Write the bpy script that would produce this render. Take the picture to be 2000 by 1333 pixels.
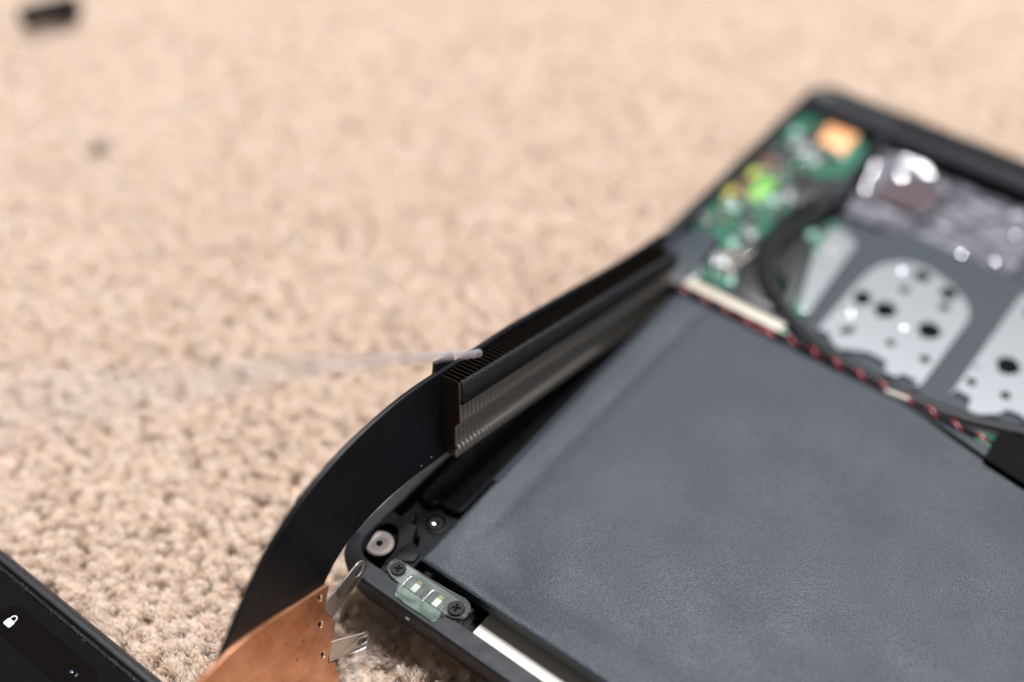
import bpy, bmesh, math, random
from mathutils import Vector, Matrix, noise
random.seed(7)
R = math.radians
MM = 0.001
sc = bpy.context.scene
for o in list(bpy.data.objects): bpy.data.objects.remove(o)
COL = sc.collection

# ------------------------------------------------------------------ camera
cam = bpy.data.cameras.new('camera'); camo = bpy.data.objects.new('camera', cam); COL.objects.link(camo)
camo.location = (0, 0, 0.240); camo.rotation_euler = (R(90 - 46), 0, 0)
cam.sensor_width = 36; cam.lens = 43.2; cam.clip_start = 0.01; cam.clip_end = 20
cam.dof.use_dof = True; cam.dof.focus_distance = 0.2785; cam.dof.aperture_fstop = 2.9; cam.dof.aperture_blades = 0
sc.camera = camo
# ------------------------------------------------------------------ room light
world = bpy.data.worlds.new('World'); sc.world = world; world.use_nodes = True
bg = world.node_tree.nodes['Background']; bg.inputs[0].default_value = (1.0, 0.97, 0.94, 1); bg.inputs[1].default_value = 0.24
def area(name, az, el, dist, sx, sy, power, color):
    l = bpy.data.lights.new(name, 'AREA'); l.shape = 'RECTANGLE'; l.size = sx; l.size_y = sy; l.energy = power; l.color = color
    o = bpy.data.objects.new(name, l); COL.objects.link(o)
    d = Vector((math.cos(R(az)) * math.cos(R(el)), math.sin(R(az)) * math.cos(R(el)), math.sin(R(el))))
    tgt = Vector((0.06, 0.17, 0)); o.location = tgt + d * dist
    o.rotation_euler = (-d).to_track_quat('-Z', 'Y').to_euler()
    return o
area('window_light', 58, 74, 2.5, 0.72, 0.6, 157, (0.98, 0.99, 1.0))
sc.view_settings.view_transform = 'Standard'; sc.view_settings.look = 'None'; sc.view_settings.exposure = 0.0; sc.view_settings.gamma = 1
sc.render.engine = 'CYCLES'
sc.cycles.max_bounces = 10; sc.cycles.diffuse_bounces = 5; sc.cycles.transparent_max_bounces = 12
sc.cycles.use_denoising = True

# ------------------------------------------------------------------ materials
MATS = {}
def mat(name, color, rough=0.5, metal=0.0, spec=0.5, var=None, var_scale=200, var_amt=0.5, bump=0.0, bump_scale=3000, bump_dist=0.0001,
        rough_var=0.0, rough_scale=300, trans=0.0, alpha=1.0, ior=1.5, coat=0.0, emit=None, emit_s=0.0, aniso=0.0, sheen=0.0):
    m = bpy.data.materials.new(name); m.use_nodes = True; MATS[name] = m
    nt = m.node_tree; N = nt.nodes; Lk = nt.links; b = N['Principled BSDF']
    def setv(k, v):
        if k in b.inputs: b.inputs[k].default_value = v
    setv('Base Color', (*color, 1)); setv('Roughness', rough); setv('Metallic', metal); setv('Specular IOR Level', spec)
    setv('Transmission Weight', trans); setv('Alpha', alpha); setv('IOR', ior); setv('Coat Weight', coat); setv('Sheen Weight', sheen)
    if emit: setv('Emission Color', (*emit, 1)); setv('Emission Strength', emit_s)
    tc = N.new('ShaderNodeTexCoord')
    if var:
        n = N.new('ShaderNodeTexNoise'); n.inputs['Scale'].default_value = var_scale; n.inputs['Detail'].default_value = 6; n.inputs['Roughness'].default_value = 0.65
        Lk.new(tc.outputs['Object'], n.inputs['Vector'])
        rp = N.new('ShaderNodeValToRGB'); rp.color_ramp.elements[0].position = 0.5 - var_amt / 2 * 0.6; rp.color_ramp.elements[1].position = 0.5 + var_amt / 2 * 0.6
        rp.color_ramp.elements[0].color = (*color, 1); rp.color_ramp.elements[1].color = (*var, 1)
        Lk.new(n.outputs['Fac'], rp.inputs['Fac']); Lk.new(rp.outputs['Color'], b.inputs['Base Color'])
    if rough_var:
        n2 = N.new('ShaderNodeTexNoise'); n2.inputs['Scale'].default_value = rough_scale; n2.inputs['Detail'].default_value = 5
        Lk.new(tc.outputs['Object'], n2.inputs['Vector'])
        mr = N.new('ShaderNodeMapRange'); mr.inputs['From Min'].default_value = 0.3; mr.inputs['From Max'].default_value = 0.7
        mr.inputs['To Min'].default_value = max(0.02, rough - rough_var); mr.inputs['To Max'].default_value = min(1, rough + rough_var)
        Lk.new(n2.outputs['Fac'], mr.inputs['Value']); Lk.new(mr.outputs['Result'], b.inputs['Roughness'])
    if bump:
        n3 = N.new('ShaderNodeTexNoise'); n3.inputs['Scale'].default_value = bump_scale; n3.inputs['Detail'].default_value = 3
        Lk.new(tc.outputs['Object'], n3.inputs['Vector'])
        bp = N.new('ShaderNodeBump'); bp.inputs['Strength'].default_value = bump; bp.inputs['Distance'].default_value = bump_dist
        Lk.new(n3.outputs['Fac'], bp.inputs['Height']); Lk.new(bp.outputs['Normal'], b.inputs['Normal'])
    return m
mat('shell', (0.008, 0.009, 0.012), 0.52, spec=0.25, bump=0.55, bump_scale=3600, bump_dist=0.00012, rough_var=0.08)
mat('shell_inner', (0.0035, 0.0035, 0.0045), 0.44, spec=0.09, rough_var=0.1, rough_scale=150, bump=0.15, bump_scale=900)
mat('shell_floor', (0.004, 0.004, 0.0045), 0.6, spec=0.2, rough_var=0.1)
mat('battery', (0.005, 0.007, 0.011), 0.45, spec=0.38, bump=1.0, bump_scale=3600, bump_dist=0.00016, rough_var=0.07, rough_scale=60, var=(0.027, 0.0355, 0.049), var_scale=3300, var_amt=0.28)
mat('battery_seam', (0.018, 0.022, 0.030), 0.42, spec=0.4, bump=0.4, bump_scale=2600)
mat('speaker', (0.002, 0.002, 0.0025), 0.34, spec=0.06, rough_var=0.08, bump=0.1, bump_scale=500)
mat('black_paint', (0.004, 0.0045, 0.006), 0.40, spec=0.25, rough_var=0.07, rough_scale=120, bump=0.12, bump_scale=2500)
mat('fin_metal', (0.27, 0.245, 0.22), 0.42, metal=0.5, var=(0.33, 0.30, 0.265), var_scale=260, rough_var=0.08)
mat('fin_shade', (0.035, 0.024, 0.017), 0.45, metal=0.7)  # darker copy of the fin metal, paints the shade between the fins
mat('fin_tab', (0.80, 0.75, 0.68), 0.35, metal=0.3)
mat('foam', (0.020, 0.021, 0.024), 0.85, spec=0.15, bump=0.7, bump_scale=2600, bump_dist=0.0002)
mat('copper', (0.40, 0.165, 0.078), 0.42, metal=0.88, var=(0.68, 0.36, 0.22), var_scale=85, var_amt=0.5, rough_var=0.14, rough_scale=160, bump=0.35, bump_scale=220, bump_dist=0.0002)
mat('copper_stain', (0.30, 0.12, 0.05), 0.6, metal=0.4)
mat('steel', (0.46, 0.43, 0.41), 0.42, metal=1.0, rough_var=0.08, rough_scale=500, bump=0.1, bump_scale=1500)
mat('steel_bright', (0.72, 0.72, 0.74), 0.22, metal=1.0, bump=0.1, bump_scale=900)
mat('washer', (0.26, 0.215, 0.20), 0.5, metal=0.3, bump=0.15, bump_scale=1200)
mat('screw', (0.006, 0.006, 0.007), 0.36, spec=0.15, bump=0.15, bump_scale=1500)
mat('hole_dark', (0.002, 0.002, 0.002), 0.8, spec=0.1)
mat('clear_lens', (0.88, 0.93, 0.90), 0.06, trans=0.96, ior=1.33)
mat('led_board', (0.05, 0.058, 0.055), 0.5, var=(0.08, 0.10, 0.085), var_scale=300)
mat('led_frost', (0.17, 0.235, 0.19), 0.5)
mat('led_white', (0.90, 0.88, 0.82), 0.45)
mat('led_gold', (0.45, 0.38, 0.10), 0.4)
mat('light_strip', (0.58, 0.54, 0.48), 0.32, metal=0.1, bump=0.08, bump_scale=900)
mat('board_green', (0.006, 0.075, 0.040), 0.38, var=(0.020, 0.135, 0.078), var_scale=260, bump=0.3, bump_scale=700)
mat('board_dark', (0.006, 0.05, 0.03), 0.4)
mat('board_pad', (0.72, 0.33, 0.15), 0.5, metal=0.2)
mat('part_black', (0.012, 0.012, 0.013), 0.42)
mat('part_brown', (0.10, 0.045, 0.03), 0.45)
mat('part_lime', (0.15, 0.36, 0.06), 0.5)
mat('part_yellow', (0.36, 0.34, 0.05), 0.5)
mat('part_pale', (0.20, 0.34, 0.29), 0.5)
mat('part_grey', (0.30, 0.30, 0.31), 0.35, metal=0.5)
mat('solder', (0.85, 0.86, 0.88), 0.14, metal=1.0)
mat('connector_white', (0.42, 0.38, 0.31), 0.45)
mat('wire_red', (0.26, 0.004, 0.014), 0.38)
mat('wire_black', (0.004, 0.004, 0.005), 0.45, spec=0.12)
mat('cable_black', (0.005, 0.005, 0.007), 0.52, spec=0.25, bump=0.3, bump_scale=1600)
mat('plate_silver', (0.62, 0.66, 0.69), 0.26, metal=0.92)
mat('plate_grey', (0.034, 0.040, 0.049), 0.50, spec=0.2, bump=0.15, bump_scale=1800)
mat('foil', (0.20, 0.195, 0.225), 0.34, metal=0.85, bump=0.3, bump_scale=170, bump_dist=0.0012, rough_var=0.08)
mat('foil_film', (0.09, 0.065, 0.075), 0.30, metal=0.3, bump=0.3, bump_scale=200, bump_dist=0.0008)
mat('hinge_black', (0.004, 0.0045, 0.006), 0.45, spec=0.08, bump=0.15)
mat('case_rubber', (0.010, 0.010, 0.012), 0.46, bump=0.35, bump_scale=2600, bump_dist=0.00008, rough_var=0.06)
mat('case_lip', (0.008, 0.008, 0.010), 0.35, bump=0.8, bump_scale=1700, bump_dist=0.0003)
mat('dust', (0.28, 0.28, 0.30), 0.8)
mat('screen', (0.0025, 0.003, 0.0035), 0.10, spec=0.3, emit=(0.45, 0.6, 0.7), emit_s=0.0015)
mat('screen_black', (0.003, 0.002, 0.002), 0.12, spec=0.2)
mat('icon_white', (0.42, 0.46, 0.48), 0.4, emit=(0.9, 0.96, 1.0), emit_s=0.10)
mat('camera_blue', (0.01, 0.03, 0.07), 0.08, coat=1.0, emit=(0.05, 0.2, 0.5), emit_s=0.03)
mat('straw', (0.52, 0.50, 0.54), 0.30, trans=0.4, ior=1.2, alpha=0.30)
mat('rubber', (0.004, 0.004, 0.005), 0.6, spec=0.15, bump=0.3, bump_scale=1500)
mat('lint', (0.10, 0.10, 0.11), 0.9)
mat('carpet_base', (0.72, 0.52, 0.36), 0.95, var=(0.60, 0.41, 0.26), var_scale=250, bump=0.8, bump_scale=500, bump_dist=0.001)

def carpet_mat():
    m = bpy.data.materials.new('carpet_yarn'); m.use_nodes = True; MATS['carpet_yarn'] = m
    nt = m.node_tree; N = nt.nodes; L = nt.links; b = N['Principled BSDF']; out = N['Material Output']
    oi = N.new('ShaderNodeObjectInfo'); rp = N.new('ShaderNodeValToRGB')
    e = rp.color_ramp.elements; e[0].position = 0.0; e[0].color = (0.84, 0.72, 0.615, 1); e[1].position = 1.0; e[1].color = (0.95, 0.895, 0.84, 1)
    x = rp.color_ramp.elements.new(0.45); x.color = (0.91, 0.815, 0.725, 1)
    L.new(oi.outputs['Random'], rp.inputs['Fac'])
    L.new(rp.outputs['Color'], b.inputs['Base Color']); b.inputs['Roughness'].default_value = 0.5; b.inputs['Specular IOR Level'].default_value = 1.0
    tr = N.new('ShaderNodeBsdfTranslucent'); tr.inputs['Color'].default_value = (0.95, 0.82, 0.71, 1)
    mx = N.new('ShaderNodeMixShader'); mx.inputs[0].default_value = 0.5
    L.new(b.outputs[0], mx.inputs[1]); L.new(tr.outputs[0], mx.inputs[2]); L.new(mx.outputs[0], out.inputs['Surface'])
carpet_mat()

# ------------------------------------------------------------------ mesh helpers (all sizes in millimetres)
class MB:
    def __init__(s): s.v = []; s.f = []
    def add(s, vs, fs):
        k = len(s.v); s.v += [tuple(v) for v in vs]; s.f += [tuple(i + k for i in f) for f in fs]; return s
    def box(s, x0, x1, y0, y1, z0, z1):
        return s.add([(x0, y0, z0), (x1, y0, z0), (x1, y1, z0), (x0, y1, z0), (x0, y0, z1), (x1, y0, z1), (x1, y1, z1), (x0, y1, z1)],
                     [(3, 2, 1, 0), (4, 5, 6, 7), (0, 1, 5, 4), (1, 2, 6, 5), (2, 3, 7, 6), (3, 0, 4, 7)])
    def rbox(s, cx, cy, z0, z1, hx, hy, ang):
        c, q = math.cos(ang), math.sin(ang); P = [(-hx, -hy), (hx, -hy), (hx, hy), (-hx, hy)]
        P = [(cx + c * a - q * b, cy + q * a + c * b) for a, b in P]
        return s.add([(x, y, z0) for x, y in P] + [(x, y, z1) for x, y in P], [(3, 2, 1, 0), (4, 5, 6, 7), (0, 1, 5, 4), (1, 2, 6, 5), (2, 3, 7, 6), (3, 0, 4, 7)])
    def loft(s, rings, cap0=True, cap1=True, closed=True):
        n = len(rings[0]); vs = [p for r in rings for p in r]; fs = []
        for k in range(len(rings) - 1):
            for i in range(n if closed else n - 1):
                j = (i + 1) % n; fs.append((k * n + i, k * n + j, (k + 1) * n + j, (k + 1) * n + i))
        if cap0: fs.append(tuple(reversed(range(n))))
        if cap1: fs.append(tuple(range((len(rings) - 1) * n, len(rings) * n)))
        return s.add(vs, fs)
    def lathe(s, cx, cy, prof, seg=28):
        return s.loft([[(cx + r * math.cos(2 * math.pi * i / seg), cy + r * math.sin(2 * math.pi * i / seg), z) for i in range(seg)] for r, z in prof])
    def ring(s, cx, cy, prof, seg=32):       # closed profile -> torus-like
        n = len(prof); vs = []; fs = []
        for i in range(seg):
            a = 2 * math.pi * i / seg
            vs += [(cx + r * math.cos(a), cy + r * math.sin(a), z) for r, z in prof]
        for i in range(seg):
            for j in range(n):
                fs.append((i * n + j, ((i + 1) % seg) * n + j, ((i + 1) % seg) * n + (j + 1) % n, i * n + (j + 1) % n))
        return s.add(vs, fs)
    def tube(s, pts, r, seg=8, flat=1.0):
        pts = [Vector(p) for p in pts]; rings = []; up = Vector((0, 0, 1))
        for i, p in enumerate(pts):
            t = (pts[min(i + 1, len(pts) - 1)] - pts[max(i - 1, 0)]).normalized()
            a = t.cross(up)
            if a.length < 1e-4: a = t.cross(Vector((1, 0, 0)))
            a.normalize(); b = a.cross(t).normalized()
            rr = r[i] if isinstance(r, (list, tuple)) else r
            rings.append([p + a * rr * math.cos(2 * math.pi * k / seg) + b * rr * flat * math.sin(2 * math.pi * k / seg) for k in range(seg)])
        return s.loft(rings)
    def mesh(s, name, material, smooth=False, bevel=0.0, bseg=2):
        me = bpy.data.meshes.new(name); me.from_pydata([(x * MM, y * MM, z * MM) for x, y, z in s.v], [], s.f)
        bm = bmesh.new(); bm.from_mesh(me); bmesh.ops.recalc_face_normals(bm, faces=bm.faces)
        if bevel:
            es = [e for e in bm.edges if len(e.link_faces) == 2 and e.calc_face_angle(0) > R(25)]
            bmesh.ops.bevel(bm, geom=es, offset=bevel * MM, segments=bseg, profile=0.5, affect='EDGES', clamp_overlap=True)
        bm.to_mesh(me); bm.free()
        if smooth or bevel:
            me.polygons.foreach_set('use_smooth', [True] * len(me.polygons)); me.set_sharp_from_angle(angle=R(38))
        me.materials.append(MATS[material]); return me
    def build(s, name, material, parent=None, smooth=False, bevel=0.0, bseg=2, label=None):
        return link(name, s.mesh(name, material, smooth, bevel, bseg), parent, label)
def link(name, me, parent=None, label=None):
    o = bpy.data.objects.new(name, me); COL.objects.link(o); o.parent = parent
    if label: o['label'] = label
    return o
def empty(name, loc, label, cat, rot=None, matrix=None):
    o = bpy.data.objects.new(name, None); COL.objects.link(o); o.empty_display_size = 0.01
    if matrix is not None: o.matrix_world = matrix
    else:
        o.location = [v * MM for v in loc]
        if rot: o.rotation_euler = rot
    o['label'] = label; o['category'] = cat; return o
def sheet_mesh(name, outline, holes, z0, z1, material, bev=0.0, fn=None):
    """flat plate with holes; fn maps (x,y,z) in mm to another place"""
    cu = bpy.data.curves.new(name, 'CURVE'); cu.dimensions = '2D'; cu.fill_mode = 'BOTH'
    h = (z1 - z0) / 2; cu.extrude = max(0, h - bev) * MM; cu.bevel_depth = bev * MM; cu.bevel_resolution = 2
    if bev: cu.offset = -bev * MM
    for pl in [outline] + list(holes):
        sp = cu.splines.new('POLY'); sp.points.add(len(pl) - 1); sp.use_cyclic_u = True
        for p, q in zip(sp.points, pl): p.co = (q[0] * MM, q[1] * MM, 0, 1)
    tmp = bpy.data.objects.new(name, cu); me = bpy.data.meshes.new_from_object(tmp)
    bpy.data.objects.remove(tmp); bpy.data.curves.remove(cu)
    me.materials.clear(); me.materials.append(MATS[material])
    bm = bmesh.new(); bm.from_mesh(me); bmesh.ops.remove_doubles(bm, verts=bm.verts, dist=1e-6); bmesh.ops.recalc_face_normals(bm, faces=bm.faces)
    for f in bm.faces: f.smooth = True; f.material_index = 0
    for e in bm.edges:                                                 # big flat faces keep a flat shade
        if len(e.link_faces) == 2 and ((abs(e.link_faces[0].normal.z) > 0.985) != (abs(e.link_faces[1].normal.z) > 0.985) or e.calc_face_angle(0) > R(35)): e.smooth = False
    bm.to_mesh(me); bm.free()
    for v in me.vertices:
        v.co.z += (z0 + z1) / 2 * MM
        if fn: v.co = Vector(fn(v.co.x / MM, v.co.y / MM, v.co.z / MM)) * MM
    return me
def sheet(name, outline, holes, z0, z1, material, parent, bev=0.0, fn=None, label=None):
    return link(name, sheet_mesh(name, outline, holes, z0, z1, material, bev, fn), parent, label)
def circ(cx, cy, r, n=20, ry=None, ang=0):
    ry = ry or r; c, s = math.cos(ang), math.sin(ang); out = []
    for i in range(n):
        a = 2 * math.pi * i / n; x, y = r * math.cos(a), ry * math.sin(a); out.append((cx + c * x - s * y, cy + s * x + c * y))
    return out
def rrect(x0, x1, y0, y1, r, seg=8):
    r = r if isinstance(r, (list, tuple)) else (r,) * 4; out = []
    for (cx, cy, a0, rr) in ((x0 + r[0], y0 + r[0], 180, r[0]), (x1 - r[1], y0 + r[1], 270, r[1]), (x1 - r[2], y1 - r[2], 0, r[2]), (x0 + r[3], y1 - r[3], 90, r[3])):
        for k in range(seg + 1):
            a = R(a0 + 90 * k / seg); out.append((cx + rr * math.cos(a), cy + rr * math.sin(a)))
    return out
def smooth_line(pts, n=6, closed=False):     # Catmull-Rom
    P = [Vector(p) for p in pts]; out = []; m = len(P)
    for i in range(m if closed else m - 1):
        g = lambda k: P[k % m] if closed else P[max(0, min(m - 1, k))]
        a, b, c, d = g(i - 1), g(i), g(i + 1), g(i + 2)
        for k in range(n):
            t = k / n
            out.append(0.5 * ((2 * b) + (c - a) * t + (2 * a - 5 * b + 4 * c - d) * t * t + (3 * b - a - 3 * c + d) * t ** 3))
    if not closed: out.append(P[-1])
    return [tuple(v) for v in out]
def at3(outl, z): return [(p[0], p[1], z) for p in outl]

# ================================================================== SETTING: the carpet
CZ = -13.0            # tip height of the pile; rim of the laptop is z = 0
nb = 160
base = bpy.data.meshes.new('carpet')
vs = []; fs = []
def base_z(x, y):                 # backing, raised to lighten pile gaps; pressed deeper where the copper plate digs in
    d = math.hypot((x + 52) / 34, (y - 128) / 34); return CZ - 6.2 - 5.0 * max(0.0, 1 - d) ** 0.5
for j in range(nb + 1):
    for i in range(nb + 1):
        x, y = -800 + 1600 * i / nb, -400 + 1600 * j / nb
        vs.append((x * MM, y * MM, base_z(x, y) * MM))
for j in range(nb):
    for i in range(nb):
        a = j * (nb + 1) + i; fs.append((a, a + 1, a + nb + 2, a + nb + 1))
base.from_pydata(vs, [], fs); base.materials.append(MATS['carpet_base'])
carpet = link('carpet', base); carpet['kind'] = 'structure'; carpet['label'] = 'beige cut pile carpet floor under everything'

# heatsink frame (used below too): x along the fins, z up the fins, y away from the camera side
HQ = Vector((-13.298, 181.847, 12.275))
HU = Vector((0.61912, 0.75854, -0.20325)).normalized(); HW = Vector((0, -0.25882, -0.96593)); HN = Vector((0.78529, -0.59803, 0.16024))
# laptop frame
LO = Vector((-40.89, 161.16, 0)); LA = R(52.6 - 90)
def to_lap(x, y):
    dx, dy = x - LO.x, y - LO.y; return dx * math.cos(LA) + dy * math.sin(LA), -dx * math.sin(LA) + dy * math.cos(LA)

def tuft_mesh(k):
    rnd = random.Random(100 + k); v = []; f = []
    H0 = 10.5; twist = rnd.uniform(0.35, 0.7) * rnd.choice((-1, 1))
    bend = Vector((rnd.uniform(-1, 1), rnd.uniform(-1, 1), 0)) * 1.2
    for i in range(78):
        a = rnd.uniform(0, 6.283); r0 = 1.0 * math.sqrt(rnd.random()); h = H0 * rnd.uniform(0.86, 1.03) * (1.0 - 0.10 * (r0 / 1.0) ** 2)
        rad = rnd.uniform(0.06, 0.095); ph = [rnd.uniform(0, 6.283) for _ in range(4)]; fr = rnd.uniform(5.5, 9); am = rnd.uniform(0.15, 0.36)
        flare = rnd.uniform(0.95, 2.5); ns = 8; prev = None
        for s in range(ns + 1):
            t = s / ns; rr = r0 * (0.75 + (flare - 0.75) * t ** 2.2); an = a + twist * t * 3.0
            x = rr * math.cos(an) + am * math.sin(fr * t + ph[0]) + bend.x * t * t; y = rr * math.sin(an) + am * math.sin(fr * t + ph[1]) + bend.y * t * t
            z = h * t - 0.25 * rr * t; w = rad * (1 - 0.35 * t ** 4)
            ring = []
            for q in range(3):
                qa = 2.094 * q + ph[2]; v.append(((x + w * math.cos(qa)) * MM, (y + w * math.sin(qa)) * MM, z * MM)); ring.append(len(v) - 1)
            if prev:
                for q in range(3): f.append((prev[q], prev[(q + 1) % 3], ring[(q + 1) % 3], ring[q]))
            prev = ring
        f.append(tuple(prev))
    me = bpy.data.meshes.new('tuft'); me.from_pydata(v, [], f); me.materials.append(MATS['carpet_yarn'])
    me.polygons.foreach_set('use_smooth', [True] * len(me.polygons)); return me
tuft_col = bpy.data.collections.new('tuft_shapes')
for k in range(8):
    to = bpy.data.objects.new('tuft_shape_%02d' % k, tuft_mesh(k)); tuft_col.objects.link(to)

def carpet_points():
    P = []; rot = []; scl = []; vid = []; sp = 1.85; rnd = random.Random(5)
    y = 60.0; row = 0
    while y < 560:
        hw = (116 + (y - 137) * 0.30) + 70; x = -hw + (sp / 2 if row % 2 else 0)
        while x < hw:
            px = x + rnd.uniform(-0.6, 0.6); py = y + rnd.uniform(-0.6, 0.6); x += sp
            lx, ly = to_lap(px, py); hs = 1.0
            d_in = min(lx + 1.5, ly - 1.0, 240 - ly)                     # under the laptop: only a fringe at its edge
            if d_in > 7: continue
            if d_in > 0: hs = 0.52
            elif d_in > -3: hs = 0.52 + 0.40 * (-d_in / 3) * rnd.uniform(0.6, 1)
            if -76 < lx < 1 and ly < -46: 
                if ly < -52: continue
                hs = 0.45                                             # under the phone
            if -79 < lx < 4 and -46 <= ly < -43: hs = min(hs, 0.6)
            # in front of and under the copper plate the pile is pushed down
            v = Vector((px, py, CZ)) - HQ; s = v.dot(HU); n = v.dot(HN)
            if s < -39.5 and -7 < n < 22:
                if n > -2: hs = min(hs, 0.18)
                else: hs = min(hs, 0.45)
            if -42 < s < -27.5 and -6 < n < 13: hs = min(hs, 0.36 if s < -32 else 0.6)
            lf = noise.noise(Vector((px * 0.055, py * 0.055, 1.3))); l2 = noise.noise(Vector((px * 0.16, py * 0.16, 7.7)))
            lean = Vector((noise.noise(Vector((px * 0.10, py * 0.10, 3.1))), noise.noise(Vector((px * 0.10, py * 0.10, 9.1))), 0)) * 0.45
            P.append((px * MM, py * MM, (CZ - 10.5) * MM))
            rot.append((lean.x + rnd.gauss(0, 0.15), lean.y + rnd.gauss(0, 0.15), rnd.uniform(0, 6.283)))
            w = rnd.uniform(0.78, 1.05); h = hs * (1.0 + 0.06 * lf + 0.07 * l2 + rnd.uniform(-0.06, 0.04))
            scl.append((w, w, h)); vid.append(rnd.randrange(8))
        y += sp * 0.87; row += 1
    return P, rot, scl, vid
P, rot, scl, vid = carpet_points()
me = bpy.data.meshes.new('carpet_pile'); me.from_pydata(P, [], [])
a = me.attributes.new('rot', 'FLOAT_VECTOR', 'POINT'); a.data.foreach_set('vector', [c for r in rot for c in r])
a = me.attributes.new('scl', 'FLOAT_VECTOR', 'POINT'); a.data.foreach_set('vector', [c for r in scl for c in r])
a = me.attributes.new('vid', 'INT', 'POINT'); a.data.foreach_set('value', vid)
pile = link('carpet_pile', me); pile['kind'] = 'stuff'; pile['label'] = 'fluffy beige carpet pile of soft cut yarn tufts'; pile['category'] = 'carpet pile'
me.materials.append(MATS['carpet_yarn'])
ng = bpy.data.node_groups.new('pile_nodes', 'GeometryNodeTree')
ng.interface.new_socket('Geometry', in_out='INPUT', socket_type='NodeSocketGeometry'); ng.interface.new_socket('Geometry', in_out='OUTPUT', socket_type='NodeSocketGeometry')
gi = ng.nodes.new('NodeGroupInput'); go = ng.nodes.new('NodeGroupOutput')
iop = ng.nodes.new('GeometryNodeInstanceOnPoints'); ci = ng.nodes.new('GeometryNodeCollectionInfo')
ci.inputs['Collection'].default_value = tuft_col; ci.inputs['Separate Children'].default_value = True; ci.inputs['Reset Children'].default_value = True
def nattr(name, t):
    n = ng.nodes.new('GeometryNodeInputNamedAttribute'); n.data_type = t; n.inputs['Name'].default_value = name; return n.outputs['Attribute']
e2r = ng.nodes.new('FunctionNodeEulerToRotation')
ng.links.new(gi.outputs[0], iop.inputs['Points']); ng.links.new(ci.outputs[0], iop.inputs['Instance']); iop.inputs['Pick Instance'].default_value = True
ng.links.new(nattr('vid', 'INT'), iop.inputs['Instance Index']); ng.links.new(nattr('rot', 'FLOAT_VECTOR'), e2r.inputs[0]); ng.links.new(e2r.outputs[0], iop.inputs['Rotation'])
ng.links.new(nattr('scl', 'FLOAT_VECTOR'), iop.inputs['Scale']); ng.links.new(iop.outputs[0], go.inputs[0])
pile.modifiers.new('pile', 'NODES').node_group = ng

# ================================================================== LAPTOP
lap = empty('laptop', LO, 'black laptop lying open without its cover, showing battery and green circuit board', 'laptop', (0, 0, LA))
XR = 312
def outer(i): return rrect(-2.5 + i, XR - i, -0.3 + i, 243 - i, (9.5, 9.5, 8.5, 8.5), 10)
inn = rrect(0.9, XR - 3.4, 4.4, 229, (5.5, 5.5, 3, 3), 10)
inn2 = rrect(1.15, XR - 3.65, 4.65, 228.7, (5.3, 5.3, 2.8, 2.8), 10)
m = MB(); m.loft([at3(outer(7), -12.3), at3(outer(3), -11.6), at3(outer(1.0), -9.0), at3(outer(0.2), -5.0), at3(outer(0.0), -0.9), at3(outer(0.12), -0.35), at3(outer(0.5), 0.0),
                   at3(inn, 0.0), at3(inn2, -0.25), at3(inn2, -9.4)], True, True)
m.build('chassis', 'shell', lap, smooth=True)
sheet('chassis_floor', rrect(1.3, XR - 4, 4.8, 228.5, 4), [], -9.3, -8.8, 'shell_floor', lap)
# front slot: pale metal strip at the bottom of the gap between rim and battery
sheet('metal_strip', rrect(34.2, 200, 4.8, 21.5, 0.6, 3), [], -8.6, -7.4, 'light_strip', lap, 0.1, label='pale metal strip along the slot at the front rim')
# tiny white mark on the front wall
m = MB(); m.lathe(0, 0, [(0.62, -0.15), (0.62, 0.1), (0.45, 0.2)], 16)
o = m.build('indicator_light', 'icon_white', lap, smooth=True); o.location = (22.0 * MM, -0.28 * MM, -2.9 * MM); o.rotation_euler = (R(88), 0, 0); o.scale = (1, 0.62, 1)
# corner deck with the well round the mounting boss
deck_out = smooth_line([(0.95, 8.5), (1.6, 4.2), (4.2, 1.4), (9, 0.7)], 5) + [(33.6, 0.7), (33.6, 9.6), (15.6, 9.2), (15.4, 13.4), (10.4, 15.2), (8.6, 19.0), (0.95, 19.0)]
well = smooth_line([(0.75 + 0.6, 12.6), (3.0, 6.4), (6.4, 4.0), (9.2, 4.4), (9.0, 7.4), (8.6, 11.2), (5.6, 15.4), (2.6, 15.6)], 5, True)
deck = sheet('corner_deck', deck_out, [well], -4.4, -0.5, 'shell_inner', lap, 0.25)
m = MB(); m.lathe(3.9, 10.7, [(4.3, -8.8), (3.9, -4.0), (3.5, -2.6)], 32); m.build('mounting_boss', 'shell_inner', lap, smooth=True)
m = MB(); m.ring(3.9, 10.7, [(1.15, -2.55), (3.45, -2.55), (3.5, -2.0), (3.15, -1.72), (1.45, -1.72), (1.15, -1.95)], 40)
w = m.build('boss_washer', 'washer', lap, smooth=True, label='pale metal washer round the corner screw hole')
m = MB(); m.ring(3.9, 10.7, [(0.92, -2.0), (1.13, -2.0), (1.13, -5.5), (0.92, -5.5)], 24); m.build('threaded_insert', 'steel_bright', w, smooth=True)
# raised wedge between the boss and the battery corner
m = MB(); pts = [(9.3, 5.6), (12.2, 8.8), (14.9, 10.4), (14.7, 13.2), (10.3, 15.0), (9.0, 11.0)]
m.loft([at3(pts, -1.0), [(9.6, 6.2, -0.2), (12.2, 9.1, 0.0), (14.6, 10.7, 0.0), (14.4, 12.9, 0.0), (10.5, 14.5, 0.0), (9.4, 11.0, -0.1)]])
m.build('corner_rib', 'shell_inner', lap, bevel=0.15)
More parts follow.
